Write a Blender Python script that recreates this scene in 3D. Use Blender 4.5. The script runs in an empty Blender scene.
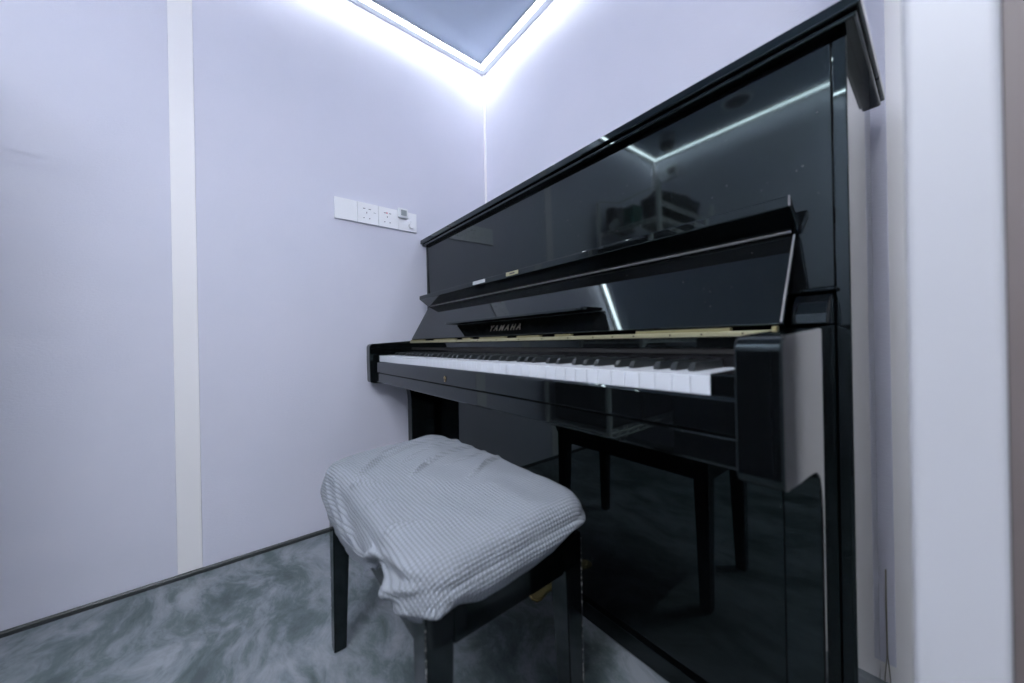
import bpy, bmesh, math, random
from mathutils import Vector, Matrix
random.seed(7)
C = bpy.context.scene.collection
SC = bpy.context.scene

# ------------------------------------------------------------------ camera
yaw, roll = math.radians(38.75), math.radians(-1.08)
fwd = Vector((-math.cos(yaw), math.sin(yaw), 0))
rgt = fwd.cross(Vector((0, 0, 1))).normalized()
up = rgt.cross(fwd)
r2 = rgt*math.cos(roll) + up*math.sin(roll)
u2 = -rgt*math.sin(roll) + up*math.cos(roll)
cam_d = bpy.data.cameras.new('camera')
cam = bpy.data.objects.new('camera', cam_d)
C.objects.link(cam)
M = Matrix.Identity(4)
for i in range(3):
    M[i][0] = r2[i]; M[i][1] = u2[i]; M[i][2] = -fwd[i]
M.translation = Vector((1.505, -1.051, 0.726))
cam.matrix_world = M
cam_d.sensor_width = 36
cam_d.lens = 345/1024*36
cam_d.clip_start = 0.01
cam_d.dof.use_dof = True
cam_d.dof.focus_distance = 1.9
cam_d.dof.aperture_fstop = 2.8
SC.camera = cam

# ------------------------------------------------------------------ world, exposure
w = bpy.data.worlds.new('world'); SC.world = w; w.use_nodes = True
w.node_tree.nodes['Background'].inputs[0].default_value = (0.5, 0.6, 0.8, 1)
w.node_tree.nodes['Background'].inputs[1].default_value = 0.0
SC.view_settings.view_transform = 'Standard'
SC.view_settings.look = 'None'
SC.view_settings.gamma = 1
SC.view_settings.use_curve_mapping = False
SC.view_settings.exposure = 0.08
LED_STRENGTH = {'left': 24.0, 'back': 24.0, 'front': 34.0, 'right': 450.0}  # right strip is unseen, added and set far brighter to even out the walls
LED_COLOR = (0.93, 0.985, 1.06)
SC.cycles.max_bounces = 10
SC.cycles.diffuse_bounces = 6
SC.cycles.glossy_bounces = 6

# ------------------------------------------------------------------ materials
def mat(name, color, rough=0.5, metal=0.0, ior=1.5, coat=0.0, spec=0.5):
    m = bpy.data.materials.new(name); m.use_nodes = True
    b = m.node_tree.nodes['Principled BSDF']
    b.inputs['Base Color'].default_value = (*color, 1)
    b.inputs['Roughness'].default_value = rough
    b.inputs['Metallic'].default_value = metal
    b.inputs['IOR'].default_value = ior
    b.inputs['Coat Weight'].default_value = coat
    b.inputs['Specular IOR Level'].default_value = spec
    return m
def nd(m, t, **kw):
    n = m.node_tree.nodes.new(t)
    for k, v in kw.items(): setattr(n, k, v)
    return n
def lk(m, a, b): m.node_tree.links.new(a, b)
def bsdf(m): return m.node_tree.nodes['Principled BSDF']
def ramp(m, stops):
    r = nd(m, 'ShaderNodeValToRGB')
    e = r.color_ramp.elements
    e[0].position, e[0].color = stops[0][0], (*stops[0][1], 1)
    e[1].position, e[1].color = stops[-1][0], (*stops[-1][1], 1)
    for p, c in stops[1:-1]:
        x = e.new(p); x.color = (*c, 1)
    return r
def noise(m, scale, detail=4, rough=0.5, dist=0.0, vec=None):
    n = nd(m, 'ShaderNodeTexNoise')
    n.inputs['Scale'].default_value = scale
    n.inputs['Detail'].default_value = detail
    n.inputs['Roughness'].default_value = rough
    n.inputs['Distortion'].default_value = dist
    if vec is not None: lk(m, vec, n.inputs['Vector'])
    return n
def bump(m, src, strength, dist):
    b = nd(m, 'ShaderNodeBump')
    b.inputs['Strength'].default_value = strength
    b.inputs['Distance'].default_value = dist
    lk(m, src, b.inputs['Height'])
    lk(m, b.outputs['Normal'], bsdf(m).inputs['Normal'])
    return b

# felt wall panels
felt = mat('lavender_felt', (0.5, 0.5, 0.6), 0.92, spec=0.25)
g = nd(felt, 'ShaderNodeNewGeometry')
n1 = noise(felt, 2.2, 5, 0.6, vec=g.outputs['Position'])
cr = ramp(felt, [(0.3, (0.685, 0.690, 0.785)), (0.7, (0.730, 0.722, 0.815))])
lk(felt, n1.outputs['Fac'], cr.inputs['Fac']); lk(felt, cr.outputs['Color'], bsdf(felt).inputs['Base Color'])
mp = nd(felt, 'ShaderNodeMapping'); mp.inputs['Scale'].default_value = (1, 1, 2.6)
lk(felt, g.outputs['Position'], mp.inputs['Vector'])
n2 = noise(felt, 110, 6, 0.7, vec=mp.outputs['Vector'])
bump(felt, n2.outputs['Fac'], 0.35, 0.004)

white_paint = mat('white_batten', (0.92, 0.895, 0.90), 0.45)
ceil_m = mat('ceiling_paint', (0.45, 0.52, 0.62), 0.8)
cornice_m = mat('pale_aluminium_cornice', (0.40, 0.43, 0.47), 0.45)
skirt_m = mat('dark_skirting', (0.035, 0.04, 0.043), 0.5)
brown_m = mat('brown_wood', (0.20, 0.165, 0.16), 0.55)
door_m = mat('white_door', (0.80, 0.80, 0.82), 0.4)
LED = {}
for wl, st in LED_STRENGTH.items():
    lm = bpy.data.materials.new('led_diffuser_' + wl); lm.use_nodes = True
    nt = lm.node_tree; nt.nodes.remove(nt.nodes['Principled BSDF'])
    em = nt.nodes.new('ShaderNodeEmission'); em.inputs[0].default_value = (*LED_COLOR, 1); em.inputs[1].default_value = st
    nt.links.new(em.outputs[0], nt.nodes['Material Output'].inputs[0]); LED[wl] = lm

# marbled cement floor
floor_m = mat('marbled_cement', (0.1, 0.12, 0.13), 0.42)
g = nd(floor_m, 'ShaderNodeNewGeometry')
wn = noise(floor_m, 2.6, 3, 0.5, vec=g.outputs['Position'])
mx = nd(floor_m, 'ShaderNodeVectorMath', operation='MULTIPLY_ADD')
lk(floor_m, wn.outputs['Color'], mx.inputs[0]); mx.inputs[1].default_value = (0.28, 0.28, 0.1)
lk(floor_m, g.outputs['Position'], mx.inputs[2])
fm = nd(floor_m, 'ShaderNodeMapping'); fm.inputs['Rotation'].default_value = (0, 0, 0.7); fm.inputs['Scale'].default_value = (1.0, 1.9, 1)
lk(floor_m, mx.outputs[0], fm.inputs['Vector'])
fa = noise(floor_m, 5.2, 9, 0.66, 0.25, fm.outputs['Vector'])
fb = noise(floor_m, 15, 9, 0.74, 0.3, fm.outputs['Vector'])
ma = nd(floor_m, 'ShaderNodeMath', operation='MULTIPLY_ADD'); ma.inputs[1].default_value = 0.35
lk(floor_m, fb.outputs['Fac'], ma.inputs[0])
mb_ = nd(floor_m, 'ShaderNodeMath', operation='MULTIPLY'); mb_.inputs[1].default_value = 0.75
lk(floor_m, fa.outputs['Fac'], mb_.inputs[0]); lk(floor_m, mb_.outputs[0], ma.inputs[2])
fr = ramp(floor_m, [(0.42, (0.055, 0.076, 0.080)), (0.505, (0.098, 0.126, 0.131)), (0.555, (0.155, 0.180, 0.195)), (0.66, (0.25, 0.27, 0.30))])
lk(floor_m, ma.outputs[0], fr.inputs['Fac']); lk(floor_m, fr.outputs['Color'], bsdf(floor_m).inputs['Base Color'])
bump(floor_m, fb.outputs['Fac'], 0.08, 0.003)

# polished ebony with sparse dust
def lacquer(name, dust=0.0, rough=0.035):
    m = mat(name, (0.0025, 0.003, 0.0035), rough)
    bsdf(m).inputs['Specular Tint'].default_value = (0.77, 0.99, 1.0, 1)
    if dust:
        g = nd(m, 'ShaderNodeNewGeometry')
        v = nd(m, 'ShaderNodeTexVoronoi'); v.inputs['Scale'].default_value = 55
        lk(m, g.outputs['Position'], v.inputs['Vector'])
        nn = noise(m, 9, 2, 0.5, vec=g.outputs['Position'])
        a = nd(m, 'ShaderNodeMath', operation='LESS_THAN'); a.inputs[1].default_value = 0.055
        lk(m, v.outputs['Distance'], a.inputs[0])
        b = nd(m, 'ShaderNodeMath', operation='GREATER_THAN'); b.inputs[1].default_value = 0.52
        lk(m, nn.outputs['Fac'], b.inputs[0])
        c = nd(m, 'ShaderNodeMath', operation='MULTIPLY'); lk(m, a.outputs[0], c.inputs[0]); lk(m, b.outputs[0], c.inputs[1])
        mixc = nd(m, 'ShaderNodeMix', data_type='RGBA')
        mixc.inputs[6].default_value = (0.0035, 0.004, 0.0045, 1); mixc.inputs[7].default_value = (dust, dust, dust, 1)
        lk(m, c.outputs[0], mixc.inputs[0]); lk(m, mixc.outputs[2], bsdf(m).inputs['Base Color'])
    return m
ebony = lacquer('polished_ebony')
ebony_dusty = lacquer('polished_ebony_dusty', 0.10, 0.05)
bench_black = lacquer('bench_lacquer', 0.0, 0.07)
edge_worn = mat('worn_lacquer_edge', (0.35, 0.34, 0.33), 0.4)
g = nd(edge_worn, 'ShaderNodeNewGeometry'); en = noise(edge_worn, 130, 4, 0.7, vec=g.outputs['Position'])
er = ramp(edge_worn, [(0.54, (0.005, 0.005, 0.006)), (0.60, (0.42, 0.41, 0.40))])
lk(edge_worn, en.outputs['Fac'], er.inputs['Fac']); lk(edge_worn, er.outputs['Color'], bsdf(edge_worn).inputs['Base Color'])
glint_m = mat('painted_edge_glint', (0.22, 0.215, 0.22), 0.25)  # pale grey painted in for the LED glint along the bevelled edges
ivory = mat('white_key_plastic', (0.64, 0.66, 0.70), 0.22)
blackkey_m = mat('black_key_plastic', (0.022, 0.026, 0.028), 0.28)
gap_m = mat('dark_wood_rail', (0.006, 0.006, 0.007), 0.25)
brass = mat('tarnished_brass', (0.46, 0.43, 0.27), 0.38, 0.7)
brass_dark = mat('dull_brass', (0.30, 0.27, 0.14), 0.45, 0.7)
screw_m = mat('dark_screw', (0.03, 0.028, 0.02), 0.4, 0.6)
gold = mat('polished_gold', (0.85, 0.62, 0.25), 0.2, 1.0)
letter_m = mat('inlaid_brass_lettering', (0.42, 0.38, 0.30), 0.35, 0.4)
plastic_w = mat('white_glossy_plastic', (0.95, 0.95, 0.97), 0.10)
plastic_w2 = mat('white_satin_plastic', (0.80, 0.81, 0.84), 0.4)
hole_m = mat('socket_hole', (0.06, 0.05, 0.07), 0.6)
lcd_m = mat('lcd_grey', (0.30, 0.33, 0.34), 0.3)
pink_m = mat('socket_red_mark', (0.7, 0.12, 0.15), 0.5)
shelf_m = mat('pale_shelf_metal', (0.82, 0.83, 0.80), 0.45)
bag_m = mat('black_nylon', (0.012, 0.013, 0.015), 0.7)
green_m = mat('green_fabric', (0.02, 0.12, 0.09), 0.8)
grey_m = mat('grey_card', (0.30, 0.31, 0.33), 0.7)
cardw_m = mat('white_card', (0.65, 0.66, 0.66), 0.6)
dome_m = mat('smoked_dome', (0.05, 0.055, 0.06), 0.1)
cable_m = mat('grey_cable', (0.30, 0.28, 0.23), 0.5)
sticker_m = mat('pale_sticker', (0.45, 0.46, 0.48), 0.5)

# waffle-knit slipcover
cover_m = mat('waffle_knit_fabric', (0.30, 0.33, 0.37), 0.9, spec=0.2)
uv = nd(cover_m, 'ShaderNodeUVMap')
sep = nd(cover_m, 'ShaderNodeSeparateXYZ'); lk(cover_m, uv.outputs[0], sep.inputs[0])
def wave(m, src, period):
    a = nd(m, 'ShaderNodeMath', operation='MULTIPLY'); a.inputs[1].default_value = math.pi/period; lk(m, src, a.inputs[0])
    s = nd(m, 'ShaderNodeMath', operation='SINE'); lk(m, a.outputs[0], s.inputs[0])
    b = nd(m, 'ShaderNodeMath', operation='ABSOLUTE'); lk(m, s.outputs[0], b.inputs[0])
    p = nd(m, 'ShaderNodeMath', operation='POWER'); p.inputs[1].default_value = 0.45; lk(m, b.outputs[0], p.inputs[0])
    return p
wx = wave(cover_m, sep.outputs[0], 0.0060); wy = wave(cover_m, sep.outputs[1], 0.0060)
mu = nd(cover_m, 'ShaderNodeMath', operation='MULTIPLY'); lk(cover_m, wx.outputs[0], mu.inputs[0]); lk(cover_m, wy.outputs[0], mu.inputs[1])
bump(cover_m, mu.outputs[0], 0.9, 0.0022)
cc = ramp(cover_m, [(0.0, (0.165, 0.177, 0.198)), (0.8, (0.325, 0.347, 0.380))])
lk(cover_m, mu.outputs[0], cc.inputs['Fac']); lk(cover_m, cc.outputs['Color'], bsdf(cover_m).inputs['Base Color'])

# ------------------------------------------------------------------ mesh helpers
def new(): return bmesh.new()
def add_box(bm, a, b, bev=0.0, seg=2):
    x0, y0, z0 = [min(a[i], b[i]) for i in range(3)]; x1, y1, z1 = [max(a[i], b[i]) for i in range(3)]
    t = bmesh.new()
    bmesh.ops.create_cube(t, size=1)
    for v in t.verts:
        v.co = Vector(((x0+x1)/2 + v.co.x*(x1-x0), (y0+y1)/2 + v.co.y*(y1-y0), (z0+z1)/2 + v.co.z*(z1-z0)))
    if bev: bmesh.ops.bevel(t, geom=t.edges[:], offset=bev, segments=seg, affect='EDGES', profile=0.5)
    merge(bm, t); return bm
def merge(bm, t, mtx=None):
    if mtx is not None: bmesh.ops.transform(t, matrix=mtx, verts=t.verts[:])
    me = bpy.data.meshes.new('tmp'); t.to_mesh(me); t.free(); bm.from_mesh(me); bpy.data.meshes.remove(me)
def add_prism(bm, prof, axis, lo, hi, bev=0.0, seg=2):
    """prof: closed polygon; axis 'x': prof=(y,z); 'z': prof=(x,y); 'y': prof=(x,z)"""
    t = bmesh.new()
    def P(p, h):
        return {'x': (h, p[0], p[1]), 'z': (p[0], p[1], h), 'y': (p[0], h, p[1])}[axis]
    A = [t.verts.new(P(p, lo)) for p in prof]; B = [t.verts.new(P(p, hi)) for p in prof]
    t.faces.new(A); t.faces.new(B[::-1])
    n = len(prof)
    for i in range(n):
        t.faces.new((A[i], B[i], B[(i+1) % n], A[(i+1) % n]))
    bmesh.ops.recalc_face_normals(t, faces=t.faces[:])
    if bev:
        ed = [e for e in t.edges if len(e.link_faces) == 2 and e.calc_face_angle() > 0.35]
        bmesh.ops.bevel(t, geom=ed, offset=bev, segments=seg, affect='EDGES', profile=0.5)
    merge(bm, t); return bm
def add_cyl(bm, p, q, r, r2=None, seg=16, cap=True):
    p, q = Vector(p), Vector(q); d = q-p
    t = bmesh.new()
    bmesh.ops.create_cone(t, cap_ends=cap, segments=seg, radius1=r, radius2=r if r2 is None else r2, depth=d.length)
    m = Matrix.Translation((p+q)/2) @ d.to_track_quat('Z', 'Y').to_matrix().to_4x4()
    merge(bm, t, m); return bm
def add_sphere(bm, c, r, sc=(1, 1, 1), sub=3):
    t = bmesh.new(); bmesh.ops.create_icosphere(t, subdivisions=sub, radius=r)
    merge(bm, t, Matrix.Translation(c) @ Matrix.Diagonal((*sc, 1))); return bm
def add_tube(bm, pts, r, seg=8):
    pts = [Vector(p) for p in pts]; rings = []
    for i, p in enumerate(pts):
        d = (pts[min(i+1, len(pts)-1)] - pts[max(i-1, 0)]).normalized()
        a = d.orthogonal().normalized() if i == 0 else (prev - d*prev.dot(d)).normalized()
        prev = a; b = d.cross(a)
        rings.append([bm.verts.new(p + a*math.cos(2*math.pi*k/seg)*r + b*math.sin(2*math.pi*k/seg)*r) for k in range(seg)])
    for A, B in zip(rings, rings[1:]):
        for k in range(seg): bm.faces.new((A[k], A[(k+1) % seg], B[(k+1) % seg], B[k]))
    bm.faces.new(rings[0][::-1]); bm.faces.new(rings[-1]); return bm

def root_loc(o):
    while o.parent: o = o.parent
    return Vector(o.location)
def obj(name, bm, m, parent=None, smooth=False, loc=None, label=None):
    """link bm (world coordinates) as one mesh object"""
    bmesh.ops.recalc_face_normals(bm, faces=bm.faces[:])
    if parent is not None: off = root_loc(parent)
    elif loc is not None: off = Vector(loc)
    else:
        xs = [v.co for v in bm.verts]
        off = Vector(((min(v.x for v in xs)+max(v.x for v in xs))/2, (min(v.y for v in xs)+max(v.y for v in xs))/2, min(v.z for v in xs)))
    for v in bm.verts: v.co -= off
    me = bpy.data.meshes.new(name); bm.to_mesh(me); bm.free()
    if smooth:
        for p in me.polygons: p.use_smooth = True
        try: me.set_sharp_from_angle(angle=math.radians(40))
        except Exception: pass
    me.materials.append(m)
    o = bpy.data.objects.new(name, me); C.objects.link(o)
    if parent is not None: o.parent = parent
    else: o.location = off
    if label: o['label'] = label
    return o
def tag(o, label, cat, group=None):
    o['label'] = label; o['category'] = cat
    if group: o['group'] = group
    return o
def thing(name, label, cat, loc, group=None):
    o = bpy.data.objects.new(name, None); C.objects.link(o); o.location = loc
    return tag(o, label, cat, group)
def struct(name, bm, m, parent=None, label=None, cat=None):
    o = obj(name, bm, m, parent); o['kind'] = 'structure'
    if label: o['label'] = label
    if cat and parent is None: o['category'] = cat
    return o

# ------------------------------------------------------------------ room shell
H = 2.14; YF = -2.45; XR = 1.72; T = 0.08
struct('floor', add_box(new(), (-T, YF-T, -0.06), (XR+T, T, 0)), floor_m, label='marbled grey-green cement floor of the piano room', cat='floor')
struct('ceiling', add_box(new(), (-T, YF-T, H), (XR+T, T, H+0.06)), ceil_m, label='plain pale grey-blue ceiling inside the light strips', cat='ceiling')
bm = new()
add_box(bm, (-T, YF, 0.012), (0.0, -1.202, H)); add_box(bm, (-T, -1.143, 0.012), (0.0, 0, H)); add_box(bm, (-T, YF, 0), (-0.004, 0, H))
struct('wall_left', bm, felt, label='lavender felt wall with the row of sockets', cat='wall')
bm = new(); add_box(bm, (0.004, -0.002, 0.040), (1.4385, 0.03, H), 0.0012, 1)
struct('wall_back', bm, felt, label='lavender felt wall panel behind the piano', cat='wall')
bm = new(); add_box(bm, (0, 0.0, 0), (XR, T, H))
struct('trim_1', bm, white_paint, label='white board behind and below the felt panel at the back', cat='trim')
struct('trim_2', add_box(new(), (-0.004, -1.2015, 0.016), (0.0015, -1.1435, H), 0.0005, 1), white_paint,
       label='white vertical batten between two felt panels on the left wall', cat='trim')
struct('trim_3', add_box(new(), (0.0, -0.010, 0.0), (0.012, -0.0005, H), 0.001, 1), white_paint, label='thin white corner bead where the two felt walls meet', cat='trim')
struct('wall_front', add_box(new(), (-T, YF-T, 0), (XR+T, YF, H)), felt, label='lavender felt wall opposite the piano, seen mirrored', cat='wall')
struct('trim_4', add_box(new(), (0.0, YF, 0.0), (0.03, YF+0.03, H), 0.001, 1), white_paint, label='white corner bead in the far mirrored corner', cat='trim')
struct('wall_right', add_box(new(), (XR, YF, 0), (XR+T, 0, H)), door_m, label='white wall at the right edge behind the camera', cat='wall')
struct('trim_5', add_box(new(), (1.553, -0.34, 0), (1.66, -0.28, H), 0.002, 1), brown_m, label='brown wooden upright at the right edge of the picture', cat='trim')
struct('baseboard_left', add_prism(new(), [(-0.001, 0.0), (0.007, 0.0), (0.007, 0.010), (0.0035, 0.0145), (-0.001, 0.0145)], 'y', YF+0.03, -0.012), skirt_m,
       label='thin dark skirting strip along the left wall', cat='baseboard')

# cornice profile + LED diffuser on each wall; the right run is an added unseen fill
def led_run(wall):
    L = 0.034; E = 0.024; zb = H-0.006
    def rect(o0, o1, z0, z1, bev=0.0):
        b = new(); x0, x1, y0, y1 = 0.0, XR, YF, 0.0
        if wall == 'left': add_box(b, (x0+o0, y0+o0, z0), (x0+o1, y1-o0, z1), bev)
        if wall == 'back': add_box(b, (x0+o1+0.0002, y1-o1, z0), (x1-o1, y1-o0, z1), bev)
        if wall == 'front': add_box(b, (x0+o1+0.0002, y0+o0, z0), (x1-o1, y0+o1, z1), bev)
        if wall == 'right': add_box(b, (x1-o1, y0+o0, z0), (x1-o0, -1.25, z1), bev)
        return b
    where = {'left': 'above the socket wall on the left', 'back': 'above the wall behind the piano',
             'front': 'above the mirrored wall opposite the piano', 'right': 'added unseen at the right to fill the walls'}[wall]
    r = thing('light_strip', 'white linear LED ceiling light strip ' + where, 'light strip', (XR/2, YF/2, H-0.02), 'light strips around the ceiling edge')
    obj('housing', rect(0.0035, L, zb, H-0.0002, 0.001), cornice_m, r)
    obj('inner_lip', rect(L+E, L+E+0.0012, zb-0.0032 if wall in ('left', 'back') else zb, H-0.0002, 0.0), plastic_w2, r)
    obj('diffuser', rect(L+0.0002, L+E-0.0002, zb-0.0035 if wall in ('left', 'back') else zb+0.0008, H-0.001, 0.0), LED[wall], r, label='glowing white diffuser')
for wl in ('left', 'back', 'front', 'right'): led_run(wl)

# near white door post
dr = struct('trim_6', add_box(new(), (1.4905, -0.70, 0.0), (1.529, -0.60, H), 0.004, 3), mat('pale_grey_post', (0.50, 0.50, 0.525), 0.4),
            label='out-of-focus white door post close at the right', cat='trim')

# ------------------------------------------------------------------ piano
PX0, PX1 = 0.006, 1.423            # case outer sides
YP = -0.350                        # front face of upper and lower panels
PI0 = (0.7145, -0.20, 0.0)
piano = thing('upright_piano', 'polished black upright piano with open keyboard against the back wall', 'piano', PI0)
def part(name, bm, m, parent=piano, **k): return obj(name, bm, m, parent, **k)

for s, (x0, x1) in enumerate(((PX0, 0.0225), (1.4065, PX1))):
    part('case_side', add_box(new(), (x0, -0.3505, 0.0), (x1, -0.085, 1.1725), 0.0015), ebony)
# lid, hinged in two
bm = new(); add_box(bm, (0.0012, -0.377, 1.1825), (1.4410, -0.150, 1.2005), 0.0025, 3)
part('lid', bm, ebony)
part('lid_back', add_box(new(), (0.0012, -0.1485, 1.1825), (1.4410, -0.055, 1.2005), 0.0025, 3), ebony)
part('lid_moulding', add_box(new(), (0.003, -0.3690, 1.1727), (1.436, -0.060, 1.1823), 0.003, 3), ebony)
# upper panel, slightly set between the sides, with groove edges
bm = new(); add_box(bm, (0.0235, YP, 0.800), (1.4055, YP+0.018, 1.1715), 0.0012, 2)
for v in bm.verts: v.co.y += 0.0055 - (v.co.z-0.80)*0.0150       # leans forward a little
part('upper_panel', bm, ebony_dusty)
part('panel_ledge', add_box(new(), (0.024, -0.366, 0.792), (1.410, YP-0.0006, 0.7985), 0.003, 3), ebony)
part('lower_panel', add_box(new(), (0.0655, -0.343, 0.05), (1.3625, -0.325, 0.575), 0.002, 2), ebony)
part('bottom_rail', add_box(new(), (0.0655, -0.352, 0.004), (1.3625, -0.325, 0.0485), 0.002, 2), ebony)
part('back_board', add_box(new(), (0.0235, -0.10, 0.02), (1.4055, -0.086, 1.17), 0.001, 1), gap_m)

# arms: one continuous side board each, down to the floor
def arm_profile():
    p = []
    def arc(cy, cz, r, a0, a1, n=8, ry=None):
        for i in range(n+1):
            a = math.radians(a0 + (a1-a0)*i/n); p.append((cy + (ry or r)*math.cos(a), cz + r*math.sin(a)))
    p.append((-0.3515, 0.742)); p.append((-0.43, 0.7385))
    p.append((-0.52, 0.733))
    arc(-0.614, 0.7115, 0.016, 90, 180, 7)            # rounded top front corner
    p.append((-0.6305, 0.66)); p.append((-0.6290, 0.580))
    arc(-0.622, 0.5765, 0.0065, 180, 255, 3)
    # curve sweeping back to the body and down
    c0 = Vector((-0.612, 0.567)); c1 = Vector((-0.56, 0.560)); c2 = Vector((-0.535, 0.562)); c3 = Vector((-0.498, 0.556))
    for i in range(0, 9):
        t = i/8; q = (1-t)**3*c0 + 3*(1-t)**2*t*c1 + 3*(1-t)*t*t*c2 + t**3*c3; p.append((q.x, q.y))
    d0 = c3; d1 = Vector((-0.472, 0.552)); d2 = Vector((-0.464, 0.535)); d3 = Vector((-0.460, 0.48))
    for i in range(1, 9):
        t = i/8; q = (1-t)**3*d0 + 3*(1-t)**2*t*d1 + 3*(1-t)*t*t*d2 + t**3*d3; p.append((q.x, q.y))
    p.append((-0.459, 0.0)); p.append((-0.3515, 0.0))
    return p
for (x0, x1) in ((0.0230, 0.0650), (1.3635, 1.4062)):
    part('arm', add_prism(new(), arm_profile(), 'x', x0, x1, 0.0022, 2), ebony)

# key bed, keyslip, end blocks
part('key_bed', add_box(new(), (0.0655, -0.612, 0.575), (1.3628, -0.352, 0.6125), 0.004, 3), ebony)
part('keyslip', add_prism(new(), [(-0.615, 0.6145), (-0.615, 0.654), (-0.612, 0.6575), (-0.6065, 0.6575), (-0.6065, 0.6145)], 'x', 0.0655, 1.3628, 0.001, 2), ebony)
part('key_frame', add_box(new(), (0.0655, -0.6055, 0.6135), (1.3628, -0.42, 0.630)), gap_m)
for (x0, x1) in ((0.0655, 0.1035), (1.3295, 1.3628)):
    part('key_block', add_box(new(), (x0, -0.6062, 0.6515), (x1, -0.452, 0.683), 0.002, 3), ebony)
part('key_backboard', add_box(new(), (0.0655, -0.4505, 0.6515), (1.3628, -0.4385, 0.7265), 0.001, 1), gap_m)
part('felt_rail', add_box(new(), (0.0655, -0.4545, 0.6995), (1.3628, -0.4512, 0.7085), 0.001, 1), mat('dark_felt_strip', (0.010, 0.010, 0.010), 0.9))
lk_ = new(); add_cyl(lk_, (0.6740, -0.6152, 0.632), (0.6740, -0.6168, 0.632), 0.0048, seg=20); add_cyl(lk_, (0.6740, -0.6152, 0.6255), (0.6740, -0.6166, 0.6255), 0.0034, seg=16)
lko = part('lock', lk_, gold, label='small gilt keyhole')
part('keyhole', add_box(new(), (0.6731, -0.6166, 0.6245), (0.6749, -0.6175, 0.6345)), hole_m, parent=lko)

# keys
KW = 0.02355; XL = 0.10465; YFK = -0.604; YBK = -0.4515; ZT = 0.6795
names = [('A', 'B', 'C', 'D', 'E', 'F', 'G')[i % 7] for i in range(52)]
def black_after(i): return i < 51 and names[i] in 'ACDFG'
off = {'A': 0.002, 'C': -0.0022, 'D': 0.0022, 'F': -0.0028, 'G': 0.0}
BW = 0.0052; YBF = -0.553
for i in range(52):
    xa, xb = XL + i*KW + 0.00035, XL + (i+1)*KW - 0.00035
    la = xa; rb = xb
    if i > 0 and black_after(i-1): la = max(xa, XL + i*KW + off[names[i-1]] + BW + 0.0007)
    if black_after(i): rb = min(xb, XL + (i+1)*KW + off[names[i]] - BW - 0.0007)
    yn = YBF - 0.0012
    pr = [(xa, YFK), (xb, YFK)]
    if rb < xb: pr += [(xb, yn), (rb, yn)]
    pr += [(rb, YBK), (la, YBK)]
    if la > xa: pr += [(la, yn), (xa, yn)]
    bm = new(); add_prism(bm, pr, 'z', 0.6515, ZT, 0.0005, 1)
    part('white_key', bm, ivory)
for i in range(52):
    if not black_after(i): continue
    cx = XL + (i+1)*KW + off[names[i]]
    bm = new()
    prof = [(YBF, 0.668), (YBF+0.0012, ZT+0.004), (YBF+0.006, ZT+0.0100), (YBF+0.011, ZT+0.0118), (YBK, ZT+0.0122), (YBK, 0.668)]
    t = new(); add_prism(t, prof, 'x', cx-BW, cx+BW, 0.0)
    for v in t.verts:                                     # narrower on top
        k = max(0, min(1, (v.co.z-0.672)/0.021)); v.co.x = cx + (v.co.x-cx)*(1-0.20*k)
    bmesh.ops.bevel(t, geom=[e for e in t.edges if len(e.link_faces) == 2 and e.calc_face_angle() > 0.3], offset=0.0008, segments=2, affect='EDGES')
    merge(bm, t)
    part('black_key', bm, blackkey_m)

# fallboard (keyboard lid) folded up against the panel
FX0, FX1 = 0.0430, 1.3625
hy, hz = -0.4455, 0.7435; by, bz = -0.3610, 0.8895
d = Vector((by-hy, bz-hz)).normalized(); nrm = Vector((d.y, -d.x))      # points back/down
th = 0.0125
A = Vector((hy, hz)); B = Vector((by, bz))
bk = Vector((d.y, -d.x))*th
prof = [(A.x, A.y), (B.x, B.y), (min(B.x+bk.x, -0.3515), B.y+0.004), (-0.3515, B.y-0.012), (A.x+bk.x, A.y+bk.y)]
fb = part('fallboard', add_prism(new(), prof, 'x', FX0, FX1, 0.0022, 3), ebony_dusty)
L0 = Vector((-0.3620, 0.8910)); L1 = Vector((-0.4010, 0.9195))
ld = (L1-L0).normalized(); ln = Vector((-ld.y, ld.x)); ln = ln if ln.y > 0 else -ln
lp = [tuple(L0), tuple(L1), (-0.4035, 0.9205), (-0.4035, 0.9365), (-0.3975, 0.9380), (-0.3520, 0.9060), (-0.3520, 0.8945)]
lip = part('fallboard_lip', add_prism(new(), lp, 'x', FX0-0.002, FX1+0.003, 0.0016, 3), ebony)
part('lip_bead', add_prism(new(), [(-0.3655, 0.8880), (-0.3685, 0.8897), (-0.3675, 0.8925), (-0.3640, 0.8910)], 'x', FX0+0.03, FX1-0.004, 0.0006, 2), glint_m, parent=fb)  # highlight along the lip line put into its pale colour
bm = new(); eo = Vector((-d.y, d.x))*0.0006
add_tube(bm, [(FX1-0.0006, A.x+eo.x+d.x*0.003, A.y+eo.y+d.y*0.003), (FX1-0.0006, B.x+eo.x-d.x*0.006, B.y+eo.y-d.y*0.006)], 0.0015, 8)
part('end_glint', bm, glint_m, parent=fb, label='pale painted glint')  # added strip, painted pale as the bevel's highlight
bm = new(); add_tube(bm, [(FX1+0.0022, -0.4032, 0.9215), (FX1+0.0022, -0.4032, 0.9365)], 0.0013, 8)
part('lip_end_glint', bm, glint_m, parent=lip, label='pale painted glint')  # added strip with the lip end's highlight painted on
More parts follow.
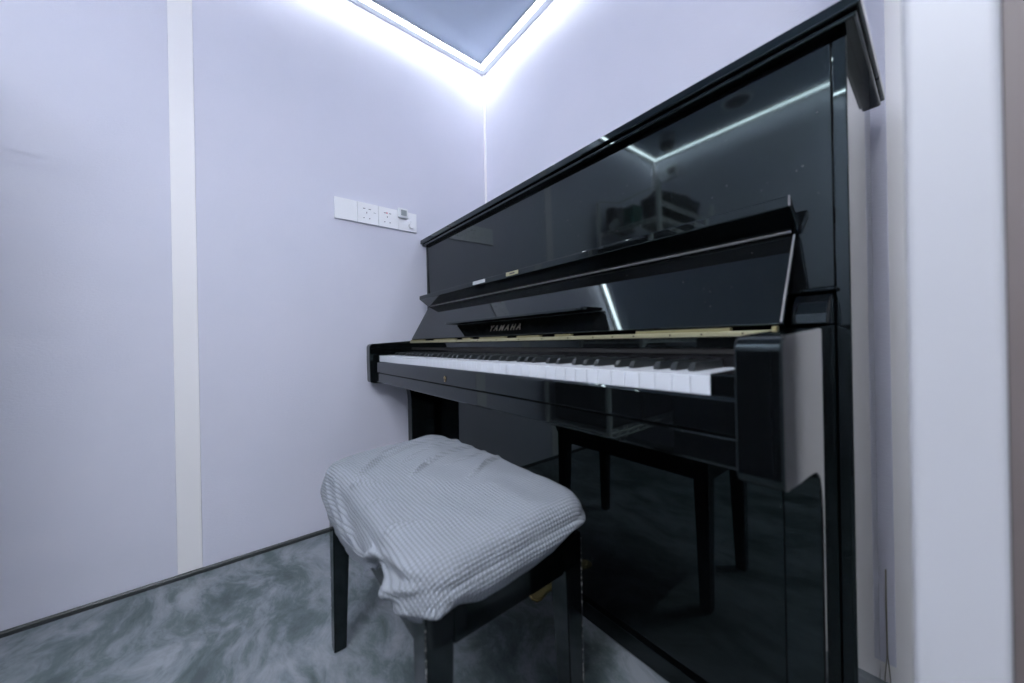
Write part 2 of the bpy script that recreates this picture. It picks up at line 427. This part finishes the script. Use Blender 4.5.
# little items on the lip front edge
def lip_plate(x0, x1, m, name, **k):
    o = part(name, add_prism(new(), [(-0.4036, 0.9240), (-0.4044, 0.9240), (-0.4044, 0.9355), (-0.4036, 0.9355)], 'x', x0, x1, 0.0002, 1), m, parent=lip, **k)
    return o
lip_plate(0.487, 0.562, sticker_m, 'sticker', label='worn pale sticker')
lip_plate(0.676, 0.734, brass, 'catch_plate', label='small brass catch plate')
part('catch_slot', add_prism(new(), [(-0.4043, 0.9280), (-0.4048, 0.9280), (-0.4048, 0.9315), (-0.4043, 0.9315)], 'x', 0.694, 0.718), hole_m, parent=lip)

# fold-out music shelf on the fallboard
def plan(x0, x1, yb, yf, r, n=8):
    p = [(x0, yb), (x0+0.012, yf+0.012)]
    for i in range(n+1):
        a = math.radians(180+90*i/n); p.append((x0+0.012+r+r*math.cos(a), yf+r+r*math.sin(a)))
    for i in range(n+1):
        a = math.radians(270+90*i/n); p.append((x1-r+r*math.cos(a), yf+r+r*math.sin(a)))
    p.append((x1+0.002, yf+0.030)); p.append((x1+0.006, yb)); return p
t = new(); add_prism(t, plan(0.395, 1.035, -0.4215, -0.474, 0.010), 'z', 0.7895, 0.7965, 0.0016, 3)
for v in t.verts: v.co.z += (-0.4215 - v.co.y)*0.02
ms = part('music_shelf', t, ebony, parent=fb)
# raised lettering on the fallboard
fc = bpy.data.curves.new('lettering', 'FONT'); fc.body = 'YAMAHA'; fc.size = 0.0215; fc.extrude = 0.0003; fc.space_character = 1.55
fc.align_x = 'CENTER'; fc.align_y = 'CENTER'; fc.offset = 0.0004
fo = bpy.data.objects.new('lettering_curve', fc); C.objects.link(fo)
bpy.context.view_layer.update()
me = bpy.data.meshes.new_from_object(fo.evaluated_get(bpy.context.evaluated_depsgraph_get()))
bpy.data.objects.remove(fo)
ux = Vector((1, 0, 0)); uy = Vector((0, d.x, d.y)); uz = ux.cross(uy)
Mx = Matrix((( ux.x, uy.x, uz.x, 0), (ux.y, uy.y, uz.y, 0), (ux.z, uy.z, uz.z, 0), (0, 0, 0, 1)))
mid = A + d*0.0265
org = Vector((0.701, mid.x, mid.y)) + uz*0.0005
t = new(); t.from_mesh(me)
wd_ = max(v.co.x for v in t.verts) - min(v.co.x for v in t.verts)
for v in t.verts: v.co.x *= 0.152/wd_; v.co.y *= 1.25
bmesh.ops.transform(t, matrix=Matrix.Translation(org) @ Mx, verts=t.verts[:])
part('lettering', t, letter_m, parent=fb, label='pale YAMAHA lettering')

# long brass hinge under the fallboard
hb = part('piano_hinge', add_box(new(), (0.070, -0.4630, 0.7275), (1.3615, -0.4515, 0.7355), 0.001, 2), brass, label='long tarnished brass hinge')
x = 0.0705; k = 0
while x < 1.355:
    L = random.choice((0.05, 0.09, 0.13, 0.16)); x1 = min(x+L, 1.361)
    if k % 2 == 0: part('hinge_knuckle', add_box(new(), (x, -0.4605, 0.7357), (x1, -0.4500, 0.7405), 0.001, 2), brass_dark, parent=hb)
    x = x1+0.001; k += 1
for xs in (0.2, 0.34, 0.47, 0.60, 0.70, 0.80, 0.89, 0.975, 1.045, 1.093, 1.14, 1.21, 1.262, 1.32):
    part('hinge_screw', add_cyl(new(), (xs, -0.4629, 0.7315), (xs, -0.4636, 0.7315), 0.0016, seg=12), screw_m, parent=hb)
part('hinge_rail', add_box(new(), (0.066, -0.4575, 0.7095), (1.3628, -0.4510, 0.7270), 0.001, 2), ebony)

# cheek blocks between arm top and upper panel
for (x0, x1) in ((0.0240, 0.0420), (1.3640, 1.4060)):
    part('cheek_block', add_prism(new(), [(-0.3515, 0.744), (-0.3515, 0.789), (-0.372, 0.787), (-0.391, 0.776), (-0.402, 0.760), (-0.406, 0.7425)], 'x', x0, x1, 0.0025, 3), ebony)
# pedals
for px_, nm in ((0.690, 'left'), (0.760, 'middle'), (0.830, 'right')):
    bm = new()
    add_prism(bm, [(px_-0.009, -0.353), (px_+0.009, -0.353), (px_+0.011, -0.41), (px_+0.018, -0.44), (px_+0.016, -0.455), (px_, -0.461), (px_-0.016, -0.455), (px_-0.018, -0.44), (px_-0.011, -0.41)], 'z', 0.052, 0.060, 0.0025, 3)
    part('pedal', bm, gold, label='polished gilt pedal')

# ------------------------------------------------------------------ bench
bench = thing('piano_bench', 'black lacquered piano bench under a grey slipcover in front of the keyboard', 'bench', (0.846, -0.738, 0.0))
BX0, BX1, BY0, BY1 = 0.578, 1.117, -0.880, -0.597
def leg_bm(cx, cy, sx, sy):
    """square leg flush with the outer corner, tapering on its inner faces"""
    bm = new(); t = bmesh.new(); bmesh.ops.create_cube(t, size=1)
    for v in t.verts:
        w_ = 0.040 if v.co.z > 0 else 0.027
        x = cx + (0 if v.co.x*sx > 0 else -sx*w_); y = cy + (0 if v.co.y*sy > 0 else -sy*w_)
        v.co = Vector((x, y, 0.4 if v.co.z > 0 else 0.0))
    bmesh.ops.bevel(t, geom=t.edges[:], offset=0.0018, segments=2, affect='EDGES'); merge(bm, t); return bm
for cx, sx in ((BX0, -1), (BX1, 1)):
    for cy, sy in ((BY0, -1), (BY1, 1)):
        lg = obj('leg', leg_bm(cx, cy, sx, sy), bench_black, bench)
        # worn strip along the outer edge
        obj('worn_edge', add_box(new(), (cx - sx*0.0009, cy + sy*0.0001, 0.004), (cx + sx*0.0001, cy - sy*0.0009, 0.39)), edge_worn, lg, label='chipped pale edge')
zr0, zr1 = 0.343, 0.399
obj('rail', add_box(new(), (BX0+0.0405, BY0+0.003, zr0), (BX1-0.0405, BY0+0.021, zr1), 0.0015), bench_black, bench)
obj('rail', add_box(new(), (BX0+0.0405, BY1-0.021, zr0), (BX1-0.0405, BY1-0.003, zr1), 0.0015), bench_black, bench)
obj('rail', add_box(new(), (BX0+0.003, BY0+0.0405, zr0), (BX0+0.021, BY1-0.0405, zr1), 0.0015), bench_black, bench)
obj('rail', add_box(new(), (BX1-0.021, BY0+0.0405, zr0), (BX1-0.003, BY1-0.0405, zr1), 0.0015), bench_black, bench)
obj('seat', add_box(new(), (BX0+0.002, BY0+0.004, 0.4005), (BX1-0.002, BY1-0.004, 0.432), 0.010, 4), bench_black, bench)

# slipcover: rounded block of knit cloth with folds and an uneven hem
def sstep(a, b, t):
    t = max(0.0, min(1.0, (t-a)/(b-a))); return t*t*(3-2*t)
def interp(tab, x):
    if x <= tab[0][0]: return tab[0][1]
    for (a, va), (b, vb) in zip(tab, tab[1:]):
        if x <= b: return va + (vb-va)*sstep(a, b, x)
    return tab[-1][1]
HEM_FRONT = [(0.56, 0.345), (0.62, 0.326), (0.70, 0.320), (0.80, 0.328), (0.90, 0.352), (0.955, 0.380), (0.985, 0.404), (1.02, 0.412), (1.05, 0.402), (1.085, 0.388), (1.13, 0.386)]
HEM_SIDE = [(-0.90, 0.386), (-0.85, 0.402), (-0.80, 0.392), (-0.73, 0.393), (-0.68, 0.402), (-0.63, 0.420), (-0.58, 0.425)]
# fold ridges as world-space polylines on the top (x, y), width, height
FOLDS = []
def build_cover():
    cx, cy = 0.8450, -0.738; a, b = 0.290, 0.157; rc = 0.055
    NP = 420
    # outline of rounded rectangle, with outward normals
    per = []
    segs = [((cx+a, cy-b+rc), (cx+a, cy+b-rc)), ((cx+a-rc, cy+b), (cx-a+rc, cy+b)), ((cx-a, cy+b-rc), (cx-a, cy-b+rc)), ((cx-a+rc, cy-b), (cx+a-rc, cy-b))]
    cor = [((cx+a-rc, cy+b-rc), 0), ((cx-a+rc, cy+b-rc), 90), ((cx-a+rc, cy-b+rc), 180), ((cx+a-rc, cy-b+rc), 270)]
    for k in range(4):
        (p, q) = segs[k]; L = math.dist(p, q); n = max(2, int(L/0.004))
        nx, ny = [(1, 0), (0, 1), (-1, 0), (0, -1)][k]
        for i in range(n): per.append((p[0]+(q[0]-p[0])*i/n, p[1]+(q[1]-p[1])*i/n, nx, ny))
        (c, a0) = cor[k]
        for i in range(22):
            an = math.radians(a0 + 90*i/22); per.append((c[0]+rc*math.cos(an), c[1]+rc*math.sin(an), math.cos(an), math.sin(an)))
    bm = new(); uvl = bm.loops.layers.uv.new('UVMap')
    edge_r = 0.030
    NR, NE, ND = 40, 12, 34
    rings = []; uvs = {}
    n = len(per)
    def topz(x, y):
        u = (x-cx)/a; v = (y-cy)/b
        return 0.459 + 0.010*(1-u*u)*(1-v*v) + 0.010*(v*0.5+0.5)*1.0 - 0.016*sstep(0.3, 1.0, -u) * (1-0.5*v)*0.7
    for j in range(NR+NE+ND+1):
        ring = []
        for i, (px, py, nx, ny) in enumerate(per):
            ex, ey = px - nx*edge_r, py - ny*edge_r          # start of the rounded edge
            if j <= NR:
                f = (j/NR)**0.8 if j else 0.0
                x = cx + (ex-cx)*f; y = cy + (ey-cy)*f; z = topz(x, y); drop = 0; s_ = 0
                ux_, uy_ = x, y
            else:
                zt = topz(ex, ey)
                hem = interp(HEM_FRONT, px) if ny < -0.5 else (interp(HEM_SIDE, py) if nx > 0.5 else (0.355 if nx < -0.5 else 0.40))
                # blend at corners
                if 0 < nx <= 0.5 and ny < 0: pass
                wnx, wny = nx*nx, ny*ny
                hx = interp(HEM_SIDE, py) if nx > 0 else 0.345
                hy_ = interp(HEM_FRONT, px) if ny < 0 else 0.40
                hem = hx*wnx + hy_*wny
                if j <= NR+NE:
                    t = (j-NR)/NE*math.pi/2
                    x = ex + nx*edge_r*math.sin(t); y = ey + ny*edge_r*math.sin(t); z = zt - edge_r*(1-math.cos(t))
                    s_ = edge_r*t
                else:
                    t = (j-NR-NE)/ND
                    z0 = zt - edge_r; z = z0 + (hem-z0)*t
                    bul = 0.007*math.sin(math.pi*min(1, t*1.15)) - 0.007*t*t
                    x = ex + nx*(edge_r+bul); y = ey + ny*(edge_r+bul)
                    s_ = edge_r*math.pi/2 + (z0-z)
                ux_, uy_ = ex + nx*s_, ey + ny*s_
            ring.append(bm.verts.new((x, y, z))); uvs[ring[-1]] = (ux_ + 3, uy_ + 3)
            if j == 0: break
        rings.append(ring)
    for i in range(n): bm.faces.new((rings[0][0], rings[1][i], rings[1][(i+1) % n]))
    for j in range(1, len(rings)-1):
        A_, B_ = rings[j], rings[j+1]
        for i in range(n): bm.faces.new((A_[i], B_[i], B_[(i+1) % n], A_[(i+1) % n]))
    bmesh.ops.recalc_face_normals(bm, faces=bm.faces[:])
    if sum(f.normal.z for f in bm.faces if f.calc_center_median().z > 0.455) < 0:
        bmesh.ops.reverse_faces(bm, faces=bm.faces[:])
    bm.normal_update()
    from mathutils import noise as mn
    nr = {v: v.normal.copy() for v in bm.verts}
    for v in bm.verts:
        p = v.co.copy(); h = 0.0
        for (pl, wd, hh) in FOLDS:
            best = 9; tt = 0
            for k in range(len(pl)-1):
                q0, q1 = Vector(pl[k]), Vector(pl[k+1]); e = q1-q0; L2 = e.length_squared
                s = max(0, min(1, (p-q0).dot(e)/L2)); dd = (p - q0 - e*s).length
                if dd < best: best = dd; tt = (k+s)/(len(pl)-1); 
            if best < wd*3.5:
                fade = math.sin(math.pi*min(1, max(0, tt)))**0.5 if 0 < tt < 1 else 0.0
                h += hh*math.exp(-(best/wd)**2)*fade
        h += 0.0040*mn.noise(Vector((p.x*12, p.y*15, p.z*15))) + 0.0012*mn.noise(Vector((p.x*40, p.y*24, p.z*40)))
        side = 1-abs(nr[v].z)
        h += side*0.003*mn.noise(Vector((p.x*26, p.y*26, p.z*9+4)))
        v.co = p + nr[v]*h
    for f in bm.faces:
        for l in f.loops: l[uvl].uv = uvs[l.vert]
    # thickness at the hem
    hem_ring = rings[-1]
    inner = []
    for v, (px, py, nx, ny) in zip(hem_ring, per):
        q = bm.verts.new(v.co + Vector((-nx*0.004, -ny*0.004, 0.001))); inner.append(q)
    up_ = [bm.verts.new(q.co + Vector((0, 0, 0.012))) for q in inner]
    for i in range(n):
        k = (i+1) % n
        f1 = bm.faces.new((hem_ring[i], inner[i], inner[k], hem_ring[k])); f2 = bm.faces.new((inner[i], up_[i], up_[k], inner[k]))
        for f in (f1, f2):
            for l in f.loops: l[uvl].uv = uvs.get(l.vert, uvs[hem_ring[i]])
    return bm
# long folds raked across the top, gathers at the near corner
def onto(pts, z=0.466): return [(x, y, z) for x, y in pts]
FOLDS += [
    (onto([(0.79, -0.895), (0.815, -0.868), (0.86, -0.835), (0.94, -0.800), (1.03, -0.775)], 0.460), 0.0050, 0.014),
    (onto([(0.775, -0.870), (0.715, -0.800), (0.665, -0.710), (0.645, -0.615)]), 0.0060, 0.015),
    (onto([(0.785, -0.780), (0.740, -0.717), (0.72, -0.643), (0.712, -0.595)], 0.470), 0.0045, 0.013),
    (onto([(0.87, -0.795), (0.819, -0.731), (0.800, -0.671), (0.778, -0.595)], 0.472), 0.0045, 0.013),
    (onto([(0.95, -0.720), (0.907, -0.650), (0.885, -0.590)], 0.472), 0.0045, 0.010),
    (onto([(0.86, -0.720), (0.850, -0.650), (0.832, -0.590)], 0.472), 0.004, 0.006),
    (onto([(1.00, -0.905), (1.006, -0.880), (1.02, -0.850), (1.06, -0.805)], 0.458), 0.006, 0.009),
    (onto([(0.90, -0.905), (0.905, -0.875), (0.95, -0.835), (1.03, -0.80)], 0.460), 0.005, 0.007),
    ([(0.60, -0.895, 0.44), (0.70, -0.900, 0.405), (0.83, -0.902, 0.372), (0.93, -0.900, 0.362)], 0.006, 0.007),
    ([(0.70, -0.890, 0.452), (0.78, -0.900, 0.420), (0.88, -0.902, 0.398), (0.965, -0.900, 0.390)], 0.006, 0.008),
    ([(0.60, -0.898, 0.39), (0.68, -0.900, 0.362), (0.80, -0.902, 0.346)], 0.005, 0.005),
    ([(0.955, -0.898, 0.400), (0.99, -0.902, 0.425), (1.04, -0.900, 0.443), (1.12, -0.885, 0.452)], 0.0055, 0.013),
    ([(0.99, -0.898, 0.420), (1.03, -0.902, 0.428), (1.08, -0.898, 0.435)], 0.0045, -0.010),
    ([(1.00, -0.902, 0.412), (1.04, -0.904, 0.413), (1.085, -0.898, 0.424), (1.12, -0.885, 0.436)], 0.005, 0.012),
    ([(1.035, -0.900, 0.400), (1.06, -0.903, 0.412), (1.09, -0.895, 0.418)], 0.0045, 0.010),
    ([(1.06, -0.900, 0.398), (1.10, -0.892, 0.408), (1.135, -0.865, 0.408), (1.14, -0.82, 0.400)], 0.006, 0.009),
]
cv = build_cover()
off = Vector((0.8445, -0.742, 0.40))
for v in cv.verts: v.co -= off
me = bpy.data.meshes.new('slipcover'); cv.to_mesh(me); cv.free()
for p in me.polygons: p.use_smooth = True
me.materials.append(cover_m)
co = bpy.data.objects.new('slipcover', me); C.objects.link(co); co.location = off
tag(co, 'crumpled grey waffle-knit slipcover stretched over the piano bench', 'seat cover')

# ------------------------------------------------------------------ sockets on the left wall
SZ0, SZ1 = 1.2300, 1.3150
def plate_bm(y0, y1): return add_box(new(), (0.0006, y0, SZ0), (0.0090, y1, SZ1), 0.0012, 2)
def holes(y0, parent):
    """five-hole universal outlet: two flat slots above, three pins below"""
    c = (y0 + 0.0385)
    for k, (dy, dz, wy, wz) in enumerate(((-0.012, 0.061, 0.0085, 0.0028), (0.010, 0.061, 0.0085, 0.0028), (-0.002, 0.045, 0.0026, 0.0065), (-0.0135, 0.022, 0.0038, 0.0038), (0.0095, 0.022, 0.0038, 0.0038))):
        obj('pin_slot', add_box(new(), (0.0088, c+dy-wy/2, SZ0+dz-wz/2), (0.0094, c+dy+wy/2, SZ0+dz+wz/2)), hole_m, parent)
Y = [-0.7365, -0.6510, -0.5655, -0.4805]
o = thing('blank_plate', 'blank glossy white wall plate at the left end of the socket row', 'wall plate', (0.001, Y[0]+0.0425, SZ0))
obj('cover_plate', plate_bm(Y[0], Y[0]+0.0845), plastic_w, o)
for i, lb in ((1, 'white five-hole wall socket next to the blank plate'), (2, 'white five-hole wall socket beside the small grey display')):
    o = thing('wall_socket', lb, 'wall socket', (0.001, Y[i]+0.0425, SZ0), 'sockets on the left wall')
    obj('cover_plate', plate_bm(Y[i], Y[i]+0.0845), plastic_w, o); holes(Y[i], o)
    if i == 1: obj('indicator', add_box(new(), (0.0089, Y[i]+0.064, SZ0+0.049), (0.0093, Y[i]+0.074, SZ0+0.051)), grey_m, o)
    if i == 2: obj('indicator', add_cyl(new(), (0.0089, Y[i]+0.035, SZ0+0.0615), (0.0100, Y[i]+0.035, SZ0+0.0615), 0.0030), pink_m, o)
o = thing('wall_switch', 'white wall plate with round knob at the right end of the socket row', 'wall switch', (0.001, Y[3]+0.0425, SZ0))
obj('cover_plate', plate_bm(Y[3], Y[3]+0.0845), plastic_w, o)
bm = new(); add_cyl(bm, (0.0088, -0.4240, 1.2540), (0.0215, -0.4240, 1.2540), 0.0120, 0.0100, 28); obj('knob', bm, plastic_w, o, smooth=True)
obj('knob_pointer', add_box(new(), (0.0090, -0.4270, 1.2700), (0.0100, -0.4210, 1.2790), 0.0003, 1), plastic_w2, o)
o = thing('thermometer', 'tiny white box thermometer with grey screen stuck above the wall switch', 'thermometer', (0.009, -0.4630, 1.286))
obj('body', add_box(new(), (0.0095, -0.4850, 1.2820), (0.0240, -0.4415, 1.3230), 0.003, 3), plastic_w2, o)
obj('display', add_box(new(), (0.0238, -0.4735, 1.2900), (0.0244, -0.4480, 1.3155), 0.0002, 1), lcd_m, o, label='square grey screen')

# thin cables hanging behind the piano's right side
for x0, x1, lb in ((1.4262, 1.4225, 'thin brownish cable end nearest the piano at the right'), (1.4270, 1.4305, 'thin brownish cable end nearest the white door post')):
    bm = new(); pts = []
    for i in range(25):
        t = i/24; pts.append((x0 + (x1-x0)*sstep(0.72, 1.0, t), -0.008 - 0.003*math.sin(t*5), 0.24 - 0.237*t))
    add_tube(bm, pts, 0.0009, 6)
    tag(obj('cable', bm, cable_m), lb, 'cable', 'cables at the back wall')

# ------------------------------------------------------------------ things seen mirrored in the lacquer
sh = thing('wire_shelf', 'pale metal wire shelf rack mirrored in the piano lacquer', 'shelf', (0.265, -1.98, 0.0))
SX0, SX1, SY0, SY1 = 0.055, 0.480, -1.60, -2.34
for x, y, top in ((SX0, SY0, 1.61), (SX1, SY0, 1.61), (SX0, SY1, 1.61), (SX1, SY1, 1.61)):
    bm = new(); add_cyl(bm, (x, y, 0.0), (x, y, top), 0.0145, seg=14)
    for z in (0.25, 0.72, 1.10, 1.40, 1.49): add_cyl(bm, (x, y, z-0.018), (x, y, z+0.018), 0.018, 0.015, 14)
    add_sphere(bm, (x, y, top), 0.014, sub=2)
    obj('post', bm, shelf_m, sh, smooth=True)
def truss(bm, p, q, z, h):
    p, q = Vector((*p, z)), Vector((*q, z)); n = max(3, int((q-p).length/0.045))
    add_cyl(bm, p, q, 0.0035, seg=6); add_cyl(bm, p+Vector((0, 0, h)), q+Vector((0, 0, h)), 0.0035, seg=6)
    for i in range(n):
        a = p.lerp(q, i/n) + Vector((0, 0, 0 if i % 2 else h)); b = p.lerp(q, (i+1)/n) + Vector((0, 0, h if i % 2 else 0))
        add_cyl(bm, a, b, 0.003, seg=6)
for z in (0.25, 0.72, 1.10, 1.40):
    bm = new()
    cs = [(SX0, SY0), (SX1, SY0), (SX1, SY1), (SX0, SY1)]
    for k in range(4): truss(bm, cs[k], cs[(k+1) % 4], z-0.014, 0.022)
    for i in range(17):
        x = SX0 + (SX1-SX0)*(i+0.5)/17; add_cyl(bm, (x, SY0, z+0.008), (x, SY1, z+0.008), 0.002, seg=5)
    obj('wire_deck', bm, shelf_m, sh)
bm = new(); truss(bm, (SX1, SY0), (SX1, SY1), 1.478, 0.022); obj('side_rail', bm, shelf_m, sh)

def lumpy(a, b, seed, amp=0.02, rot=0.0, tilt=0.0):
    """a soft bag: subdivided box with rounded sides and sag"""
    from mathutils import noise as mn
    t = bmesh.new(); bmesh.ops.create_cube(t, size=2); bmesh.ops.subdivide_edges(t, edges=t.edges[:], cuts=9, use_grid_fill=True)
    c = Vector([(a[i]+b[i])/2 for i in range(3)]); h = Vector([abs(b[i]-a[i])/2 for i in range(3)])
    for v in t.verts:
        p = v.co.copy(); m_ = max(abs(p.x), abs(p.y), abs(p.z)); q = p.normalized()*m_
        p = p*0.72 + q*0.28
        n_ = mn.noise_vector(p*1.6 + Vector((seed, seed*2, 0)))
        v.co = Vector((p.x*h.x, p.y*h.y, p.z*h.z)) + n_*amp
    m = Matrix.Translation(c) @ Matrix.Rotation(rot, 4, 'Z') @ Matrix.Rotation(tilt, 4, 'Y')
    bmesh.ops.transform(t, matrix=m, verts=t.verts[:])
    zmin = min(v.co.z for v in t.verts)
    for v in t.verts: v.co.z += a[2]-zmin
    bm = new(); merge(bm, t); return bm
zs = 1.4125
bg = thing('duffel_bag', 'large black duffel bag on the mirrored shelf, its strap hanging', 'bag', (0.36, -1.99, zs))
obj('bag_body', lumpy((0.245, -1.78, zs), (0.465, -2.22, 1.615), 1.3, 0.022), bag_m, bg, smooth=True)
bm = new(); add_tube(bm, [(0.30, -1.80, 1.56), (0.33, -1.77, 1.60), (0.36, -1.80, 1.635), (0.40, -1.95, 1.64), (0.42, -2.08, 1.60)], 0.010, 8); obj('strap', bm, bag_m, bg, smooth=True)
tag(obj('backpack', lumpy((0.065, -1.66, zs), (0.135, -1.86, 1.585), 3.1, 0.012), bag_m, smooth=True), 'black pouch standing at the wall end of the mirrored shelf', 'bag')
def tilted_box(c, s, rz, ry, m, name, label, cat):
    t = bmesh.new(); bmesh.ops.create_cube(t, size=1)
    for v in t.verts: v.co = Vector((v.co.x*s[0], v.co.y*s[1], v.co.z*s[2]))
    bmesh.ops.bevel(t, geom=t.edges[:], offset=0.003, segments=2, affect='EDGES')
    bmesh.ops.transform(t, matrix=Matrix.Translation(c) @ Matrix.Rotation(rz, 4, 'Z') @ Matrix.Rotation(ry, 4, 'Y'), verts=t.verts[:])
    zmin = min(v.co.z for v in t.verts)
    for v in t.verts: v.co.z += zs - zmin
    bm = new(); merge(bm, t); return tag(obj(name, bm, m), label, cat)
tilted_box((0.178, -1.74, 1.52), (0.052, 0.12, 0.155), 0.2, 0.0, grey_m, 'carton', 'grey carton standing between black pouch and green cloth bag', 'box')
tilted_box((0.150, -1.635, 1.5), (0.075, 0.028, 0.050), 0.2, -0.45, cardw_m, 'paper_box', 'small tilted white box at the front of the mirrored shelf', 'box')
tag(obj('cloth_bag', lumpy((0.215, -1.64, zs), (0.30, -1.73, 1.545), 5.0, 0.008, 0.2), green_m, smooth=True), 'dark green cloth bag at the front of the mirrored shelf', 'bag')
k = 0
for (z0, rows) in ((1.122, 3), (0.742, 2), (0.272, 2)):
    for r_ in range(rows):
        y0 = -1.625 - r_*(0.69/rows); y1 = y0 - 0.69/rows + 0.02; hh = 0.20 if z0 > 1 else (0.31 if z0 > .5 else 0.40)
        e = thing('equipment_case', 'black padded equipment case on the %s deck of the shelf, %s' % ({1.122: 'upper', 0.742: 'middle', 0.272: 'bottom'}[z0], ('nearest the piano', 'farther from the piano' if rows == 2 else 'in the middle of three', 'farthest from the piano')[r_]), 'case', (0.27, (y0+y1)/2, z0), 'black cases stored on the shelf')
        obj('case_body', add_box(new(), (0.085, y0, z0), (0.455, y1, z0+hh), 0.015, 3), bag_m, e)
        bm = new(); ym = (y0+y1)/2; add_tube(bm, [(0.20, ym, z0+hh-0.002), (0.21, ym, z0+hh+0.02), (0.33, ym, z0+hh+0.02), (0.34, ym, z0+hh-0.002)], 0.006, 8); obj('handle', bm, bag_m, e)
        k += 1
# invented low black cabinet, added to darken what the lacquer reflects
cb = thing('added_cabinet', 'low black cabinet added opposite the piano to darken its reflections', 'cabinet', (1.02, -2.26, 0.0))
obj('cabinet_body', add_box(new(), (0.56, -2.43, 0.03), (1.50, -2.08, 0.78), 0.003), bag_m, cb)
obj('plinth', add_box(new(), (0.58, -2.42, 0.0), (1.48, -2.10, 0.0295), 0.001), bag_m, cb)
for x0 in (0.566, 1.033):
    dd = obj('door', add_box(new(), (x0, -2.0795, 0.045), (x0+0.461, -2.062, 0.765), 0.003), bag_m, cb)
    xh = x0+0.43 if x0 < 1 else x0+0.03
    bm = new(); add_cyl(bm, (xh, -2.0615, 0.45), (xh, -2.050, 0.45), 0.008, seg=16); obj('handle', bm, screw_m, dd)

DZ = 2.065
dm = thing('dome_camera', 'dark dome camera on the ceiling mirrored in the upper panel', 'camera', (0.285, -2.12, H))
bm = new(); add_cyl(bm, (0.285, -2.12, H-0.001), (0.285, -2.12, DZ+0.012), 0.050, 0.052, seg=32); obj('base', bm, grey_m, dm, smooth=True)
bm = new(); add_sphere(bm, (0.285, -2.12, DZ), 0.048); obj('dome', bm, dome_m, dm, smooth=True)
VX, VY = 0.728, -2.125
vt = thing('ceiling_vent', 'round dark ceiling vent with pale rim mirrored above the light line', 'vent', (VX, VY, H))
bm = new(); t = bmesh.new(); R_ = 0.085
for i in range(48):
    a = 2*math.pi*i/48
    for (rr, zz) in ((R_, -0.001), (R_-0.004, -0.010), (R_-0.016, -0.010), (R_-0.018, -0.001)):
        t.verts.new((VX+rr*math.cos(a), VY+rr*math.sin(a), H+zz))
t.verts.ensure_lookup_table()
for i in range(48):
    for k in range(4): t.faces.new([t.verts[j] for j in (i*4+k, i*4+(k+1) % 4, ((i+1) % 48)*4+(k+1) % 4, ((i+1) % 48)*4+k)])
merge(bm, t); obj('rim', bm, plastic_w2, vt, smooth=True)
bm = new(); add_cyl(bm, (VX, VY, H-0.0005), (VX, VY, H-0.004), R_-0.019, seg=40); obj('grille', bm, skirt_m, vt)
wb = thing('junction_box', 'square white box with grey bracket high on the far wall', 'wall box', (0.150, YF, 2.00))
obj('box_body', add_box(new(), (0.050, YF+0.0005, 1.955), (0.205, YF+0.022, 2.065), 0.003), plastic_w, wb)
bm = new(); add_cyl(bm, (0.170, YF+0.0225, 2.02), (0.175, YF+0.075, 2.00), 0.024, 0.018, 20); add_sphere(bm, (0.18, YF+0.085, 1.99), 0.026, sub=2)
obj('spotlight_head', bm, grey_m, wb, smooth=True)
bm = new(); add_tube(bm, [(0.16, YF+0.026, 1.956), (0.14, -2.30, 1.88), (0.11, -2.05, 1.77), (0.08, -1.80, 1.65), (0.056, -1.615, 1.628)], 0.003, 6)
tag(obj('power_cable', bm, cable_m), 'thin sagging cable from the white box to the shelf post', 'cable')
